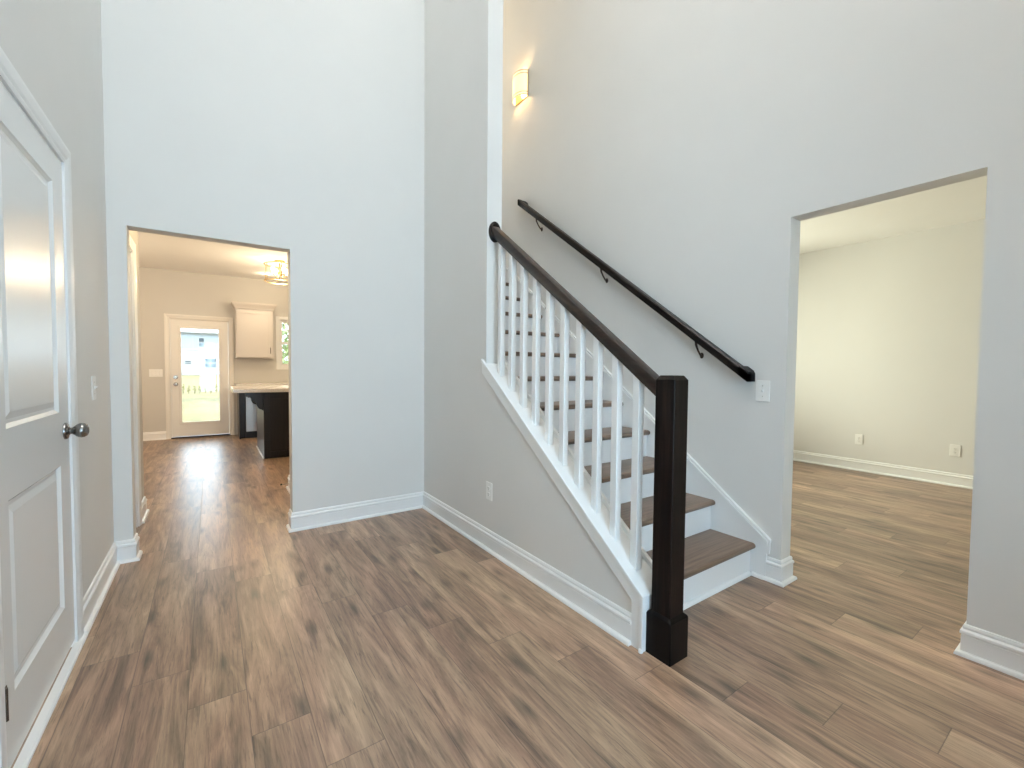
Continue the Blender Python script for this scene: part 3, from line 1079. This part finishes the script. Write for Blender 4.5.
# ------------------------------------------------------------------ kitchen: island
IX0, IX1, IY0, IY1 = 0.552, 1.95, 6.44, 7.47
isl = thing('kitchen_island', (1.25, 6.95, 0), 'black kitchen island with scrolled bracket under its overhang', 'kitchen island')
b = MB()
b.box(IX0, IX1, IY0, IY1, 0.0, 0.864)
b.build('body', M['island'], isl, bevel=0.003)
b = MB()
for (x0, x1, z0, z1) in ((IX0 + 0.07, IX1 - 0.07, 0.02, 0.09), (IX0 + 0.07, IX1 - 0.07, 0.78, 0.862), (IX0 + 0.002, IX0 + 0.07, 0.02, 0.862), (IX1 - 0.07, IX1 - 0.002, 0.02, 0.862)):
    b.box(x0, x1, IY0 - 0.010, IY0, z0, z1)
b.build('end_panel', M['island'], isl, bevel=0.002)
b = MB()
b.box(IX0 - 0.014, IX0, IY0 - 0.012, IY1, 0.0, 0.020)
b.build('shoe_moulding', M['trim'], isl, bevel=0.004)
CORB = [(0.0, 0.0), (-0.20, 0.0), (-0.20, -0.034), (-0.188, -0.052), (-0.165, -0.060), (-0.142, -0.058), (-0.134, -0.075), (-0.128, -0.105),
        (-0.112, -0.122), (-0.090, -0.120), (-0.078, -0.135), (-0.072, -0.170), (-0.058, -0.200), (-0.040, -0.216), (-0.022, -0.220), (0.0, -0.240)]
for yc in (6.463, 7.40):
    b = MB()
    b.prism([(IX0 + px, 0.864 + pz) for px, pz in CORB], 'Y', yc - 0.022, yc + 0.022)
    b.build('corbel', M['island'], isl, bevel=0.003)
ct = MB().box(0.222, IX1 + 0.03, 6.40, 7.51, 0.8645, 0.914).build('island_countertop', M['stone'], bevel=0.005)
tag(ct, 'pale stone countertop lying on the black island', 'countertop')

# ------------------------------------------------------------------ kitchen: back run with dishwasher
bc = thing('base_cabinet', (0.42, 8.72, 0), 'black base cabinet end panel beside the dishwasher', 'cabinet')
b = MB()
b.box(0.372, 0.390, 8.40, YK, 0.0, 0.864)
b.box(0.390, 0.462, 8.42, YK, 0.10, 0.864)
b.box(0.390, 0.462, 8.47, YK, 0.0, 0.10)
b.build('body', M['island'], bc, bevel=0.002)
dw = thing('dishwasher', (0.77, 8.72, 0), 'stainless dishwasher under the back counter behind the island', 'dishwasher')
MB().box(0.466, 1.062, 8.44, YK - 0.02, 0.10, 0.855).build('body', M['black'], dw)
MB().box(0.468, 1.060, 8.412, 8.44, 0.115, 0.852).build('door', M['steel'], dw, bevel=0.004)
MB().box(0.466, 1.062, 8.47, YK - 0.02, 0.0, 0.10).build('toe_kick', M['black'], dw)
b = MB()
b.tube([(0.53, 8.412, 0.79), (0.53, 8.372, 0.79), (1.0, 8.372, 0.79), (1.0, 8.412, 0.79)], 0.009, 10)
b.build('handle', M['steel'], dw, smooth=True)
sb = thing('base_cabinet', (2.0, 8.72, 0), 'black sink base cabinet right of the dishwasher', 'cabinet')
b = MB()
b.box(1.066, 3.2, 8.44, YK - 0.005, 0.10, 0.864)
b.box(1.066, 3.2, 8.50, YK - 0.005, 0.0, 0.10)
b.build('body', M['island'], sb)
for x in (1.08, 1.79, 2.50):
    d = shaker(MB(), x, x + 0.69, 8.42, 0.12, 0.85).build('door', M['island'], sb)
    b = MB()
    b.tube([(x + 0.62, 8.42, 0.70), (x + 0.62, 8.392, 0.70), (x + 0.62, 8.392, 0.80), (x + 0.62, 8.42, 0.80)], 0.005, 8)
    b.build('handle', M['bronze'], d, smooth=True)
ct = MB().box(0.335, 3.25, 8.375, YK, 0.8645, 0.905).build('countertop', M['stone'], bevel=0.004)
tag(ct, 'pale stone worktop along the kitchen back wall', 'countertop')

# ------------------------------------------------------------------ kitchen lights
KLX, KLY = 0.85, 7.25
kl = thing('kitchen_chandelier', (KLX, KLY, H1), 'brass cage ceiling light with bare bulbs over the island', 'ceiling light')
b = MB()
b.lathe([(0.0, 0.0), (0.07, 0.0), (0.065, -0.016), (0.012, -0.022), (0.008, -0.03), (0.008, -0.16), (0.02, -0.17), (0.02, -0.20), (0.0, -0.21)], (KLX, KLY, H1), 'Z', 24)
b.build('canopy', M['brass'], kl, smooth=True)


def torus(b, c, R, r, seg=36, s2=8):
    rings = []
    for k in range(seg + 1):
        a = 2 * math.pi * k / seg
        rings.append([(c[0] + (R + r * math.cos(q)) * math.cos(a), c[1] + (R + r * math.cos(q)) * math.sin(a), c[2] + r * math.sin(q)) for q in [2 * math.pi * i / s2 for i in range(s2)]])
    b.loft(rings, cap=False)


for zz in (H1 - 0.06, H1 - 0.30):
    b = MB()
    torus(b, (KLX, KLY, zz), 0.20, 0.008)
    b.build('ring', M['brass'], kl, smooth=True)
for k in range(6):
    a = 2 * math.pi * (k + 0.5) / 6
    x, y = KLX + 0.20 * math.cos(a), KLY + 0.20 * math.sin(a)
    b = MB()
    b.tube([(x, y, H1 - 0.30), (x, y, H1 - 0.06)], 0.005, 8)
    b.build('bar', M['brass'], kl, smooth=True)
for k in range(4):
    a = 2 * math.pi * k / 4 + 0.4
    x, y = KLX + 0.10 * math.cos(a), KLY + 0.10 * math.sin(a)
    b = MB()
    b.tube([(KLX, KLY, H1 - 0.19), (KLX + 0.05 * math.cos(a), KLY + 0.05 * math.sin(a), H1 - 0.225), (x, y, H1 - 0.215), (x, y, H1 - 0.19)], 0.005, 8)
    b.build('arm', M['brass'], kl, smooth=True)
    b = MB()
    b.lathe([(0.0, 0.0), (0.012, 0.0), (0.013, 0.02), (0.026, 0.05), (0.028, 0.065), (0.020, 0.085), (0.0, 0.095)], (x, y, H1 - 0.19), 'Z', 16)
    b.build('bulb', M['bulb'], kl, smooth=True)
light('kitchen_chandelier_lamp', 'POINT', (KLX, KLY, H1 - 0.48), 30, (1.0, 0.79, 0.53), 0.12)
RLX, RLY = 0.80, 8.35
rl = thing('recessed_light', (RLX, RLY, H1), 'lit recessed ceiling disc near the kitchen back wall', 'ceiling light')
b = MB()
b.lathe([(0.072, 0.0), (0.095, 0.0), (0.093, -0.006), (0.074, -0.008)], (RLX, RLY, H1), 'Z', 28)
b.build('trim_ring', M['plastic'], rl, smooth=True)
b = MB()
b.lathe([(0.0, -0.004), (0.073, -0.004), (0.073, -0.0075), (0.0, -0.0075)], (RLX, RLY, H1), 'Z', 28)
b.build('lens', M['led'], rl, smooth=True)
pr = copy_thing(rl, (0.08, 3.84, H1), 'guessed recessed ceiling disc, unseen in the passage behind the kitchen opening')
light('unseen_passage_lamp', 'POINT', (0.08, 3.84, H1 - 0.08), 28, (1.0, 0.78, 0.48), 0.07)  # unseen light read off the warm jambs; its fixture is guessed
light('recessed_lamp', 'POINT', (RLX, RLY, H1 - 0.06), 3, (1.0, 0.80, 0.55), 0.05)
light('dining_fill', 'POINT', (-2.0, 6.9, H1 - 0.9), 74, (1.0, 0.79, 0.54), 0.2)  # unseen fill without fixture, added to even out the kitchen light
light('sink_fill', 'POINT', (2.6, 6.6, H1 - 0.9), 55, (1.0, 0.79, 0.54), 0.2)  # unseen fill on the sink side, added for even brightness

# made-up hall chandelier, unseen, added to light the hall from above
hc = thing('added_hall_chandelier', (0.6, 0.9, H2), 'made-up brass ring chandelier, unseen, added to light the two storey hall', 'ceiling light')
b = MB()
b.lathe([(0.0, 0.0), (0.065, 0.0), (0.06, -0.018), (0.010, -0.024), (0.007, -0.03), (0.007, -0.62), (0.02, -0.63), (0.02, -0.68), (0.0, -0.69)], (0.6, 0.9, H2), 'Z', 24)
b.build('canopy', M['brass'], hc, smooth=True)
b = MB()
torus(b, (0.6, 0.9, H2 - 0.66), 0.30, 0.010)
b.build('ring', M['brass'], hc, smooth=True)
for k in range(6):
    a = 2 * math.pi * k / 6
    x, y = 0.6 + 0.30 * math.cos(a), 0.9 + 0.30 * math.sin(a)
    b = MB()
    b.tube([(0.6, 0.9, H2 - 0.655), (x, y, H2 - 0.66)], 0.006, 8)
    b.build('arm', M['brass'], hc, smooth=True)
    b = MB()
    b.lathe([(0.0, 0.0), (0.012, 0.0), (0.013, 0.02), (0.026, 0.05), (0.028, 0.065), (0.020, 0.085), (0.0, 0.095)], (x, y, H2 - 0.652), 'Z', 16)
    b.build('bulb', M['bulb'], hc, smooth=True)
light('added_hall_uplight', 'AREA', (0.6, 0.9, H2 - 0.60), 236, (0.98, 0.98, 0.975), 0.5, 0.5, (0, 0, 1))  # unseen uplight added to bounce light off the hall ceiling

# ------------------------------------------------------------------ outdoors behind the house
struct(MB().box(-60, 60, YK + 0.15, 140, -0.5, -0.2).build('lawn', M['lawn']), 'sunlit yellow green lawn behind the back door', 'lawn')
HY = 80.0
hs = thing('far_house', (-1.5, HY, -0.2), 'pale two storey house across the lawn seen through the back door', 'house')
MB().box(-9.5, 6.5, HY, HY + 9, -0.2, 3.6).build('lower_wall', M['siding_white'], hs)['label'] = 'white lower storey siding'
MB().box(-9.5, 6.5, HY + 0.02, HY + 9, 3.6, 6.3).build('upper_wall', M['siding'], hs)['label'] = 'pale blue upper storey siding'
MB().box(-9.6, 6.6, HY - 0.06, HY + 0.02, 3.5, 3.75).build('band', M['siding_white'], hs)
b = MB()
b.prism([(HY - 0.6, 6.2), (HY + 4.5, 9.2), (HY + 9.6, 6.2), (HY + 9.6, 6.05), (HY - 0.6, 6.05)], 'X', -10.0, 7.0)
b.build('roof', M['roof'], hs)
for (x0, x1, z0, z1) in ((-1.40, -0.80, 4.02, 5.33), (-0.71, -0.11, 0.95, 2.30), (0.03, 0.64, 0.95, 2.30), (-3.1, -2.4, 1.50, 1.90), (-5.0, -4.2, 0.95, 2.30)):
    f = MB()
    for q in ((x0 - 0.08, x0, z0 - 0.08, z1 + 0.08), (x1, x1 + 0.08, z0 - 0.08, z1 + 0.08), (x0, x1, z0 - 0.08, z0), (x0, x1, z1, z1 + 0.08), (x0, x1, (z0 + z1) / 2 - 0.05, (z0 + z1) / 2 + 0.05)):
        f.box(q[0], q[1], HY - 0.05, HY + 0.02, q[2], q[3])
    fo = f.build('window', M['siding_white'], hs)
    MB().box(x0, x1, HY - 0.03, HY + 0.01, z0, z1).build('pane', M['far_glass'], fo)


def leaf_cloud(b, c, rx, ry, rz, n, size):
    for _ in range(n):
        while True:
            p = Vector((rnd.uniform(-1, 1), rnd.uniform(-1, 1), rnd.uniform(-1, 1)))
            if 0.35 < p.length < 1:
                break
        q = Vector((c[0] + p.x * rx, c[1] + p.y * ry, c[2] + p.z * rz))
        u = Vector((rnd.gauss(0, 1), rnd.gauss(0, 1), rnd.gauss(0, 1))).normalized()
        v = u.cross(Vector((rnd.gauss(0, 1), rnd.gauss(0, 1), rnd.gauss(0, 1)))).normalized()
        s = size * rnd.uniform(0.6, 1.3)
        vs = [b.bm.verts.new(q + u * s), b.bm.verts.new(q + v * s * 0.5), b.bm.verts.new(q - u * s), b.bm.verts.new(q - v * s * 0.5)]
        b.bm.faces.new(vs)


# low shrubs in a row on the lawn
for k in range(9):
    x, y = -1.35 + 0.22 * k + rnd.uniform(-0.02, 0.02), 27.2 + rnd.uniform(-0.5, 0.5)
    hgt = rnd.uniform(0.32, 0.5)
    t = thing('lawn_shrub', (x, y, -0.2), 'small dry shrub in a row on the lawn behind the back door', 'shrub', 'small shrubs in a row on the lawn')
    b = MB()
    leaf_cloud(b, (x, y, -0.2 + hgt * 0.55), 0.075, 0.075, hgt * 0.5, 70, 0.03)
    b.build('foliage', M['dry'], t)
    b = MB()
    b.tube([(x, y, -0.2), (x + 0.01, y, -0.2 + hgt * 0.7)], 0.012, 6)
    b.build('stem', M['bark'], t)
# tree outside the kitchen window
tr = thing('garden_tree', (3.4, 22.0, -0.2), 'leafy green tree outside the kitchen window', 'tree')
b = MB()
b.tube([(3.4, 22, -0.2), (3.45, 22, 1.4), (3.35, 22.1, 3.0), (3.4, 22, 4.5)], 0.1, 10, [0.16, 0.12, 0.09, 0.04])
for a, z in ((0.3, 1.4), (2.2, 1.9), (4.1, 2.4), (5.4, 2.9)):
    b.tube([(3.42, 22.02, z), (3.42 + 0.7 * math.cos(a), 22 + 0.7 * math.sin(a), z + 0.6), (3.42 + 1.3 * math.cos(a), 22 + 1.3 * math.sin(a), z + 1.4)], 0.04, 8, [0.06, 0.04, 0.015])
b.build('trunk', M['bark'], tr, smooth=True)
b = MB()
for c in ((3.4, 22, 3.4, 1.7), (2.6, 21.7, 2.4, 1.0), (4.3, 22.2, 2.7, 1.1), (3.2, 21.5, 1.7, 0.9), (3.5, 22.2, 4.9, 1.1), (2.4, 22, 3.6, 0.9)):
    leaf_cloud(b, c[:3], c[3], c[3], c[3] * 0.85, 420, 0.12)
b.build('foliage', M['leaf'], tr)
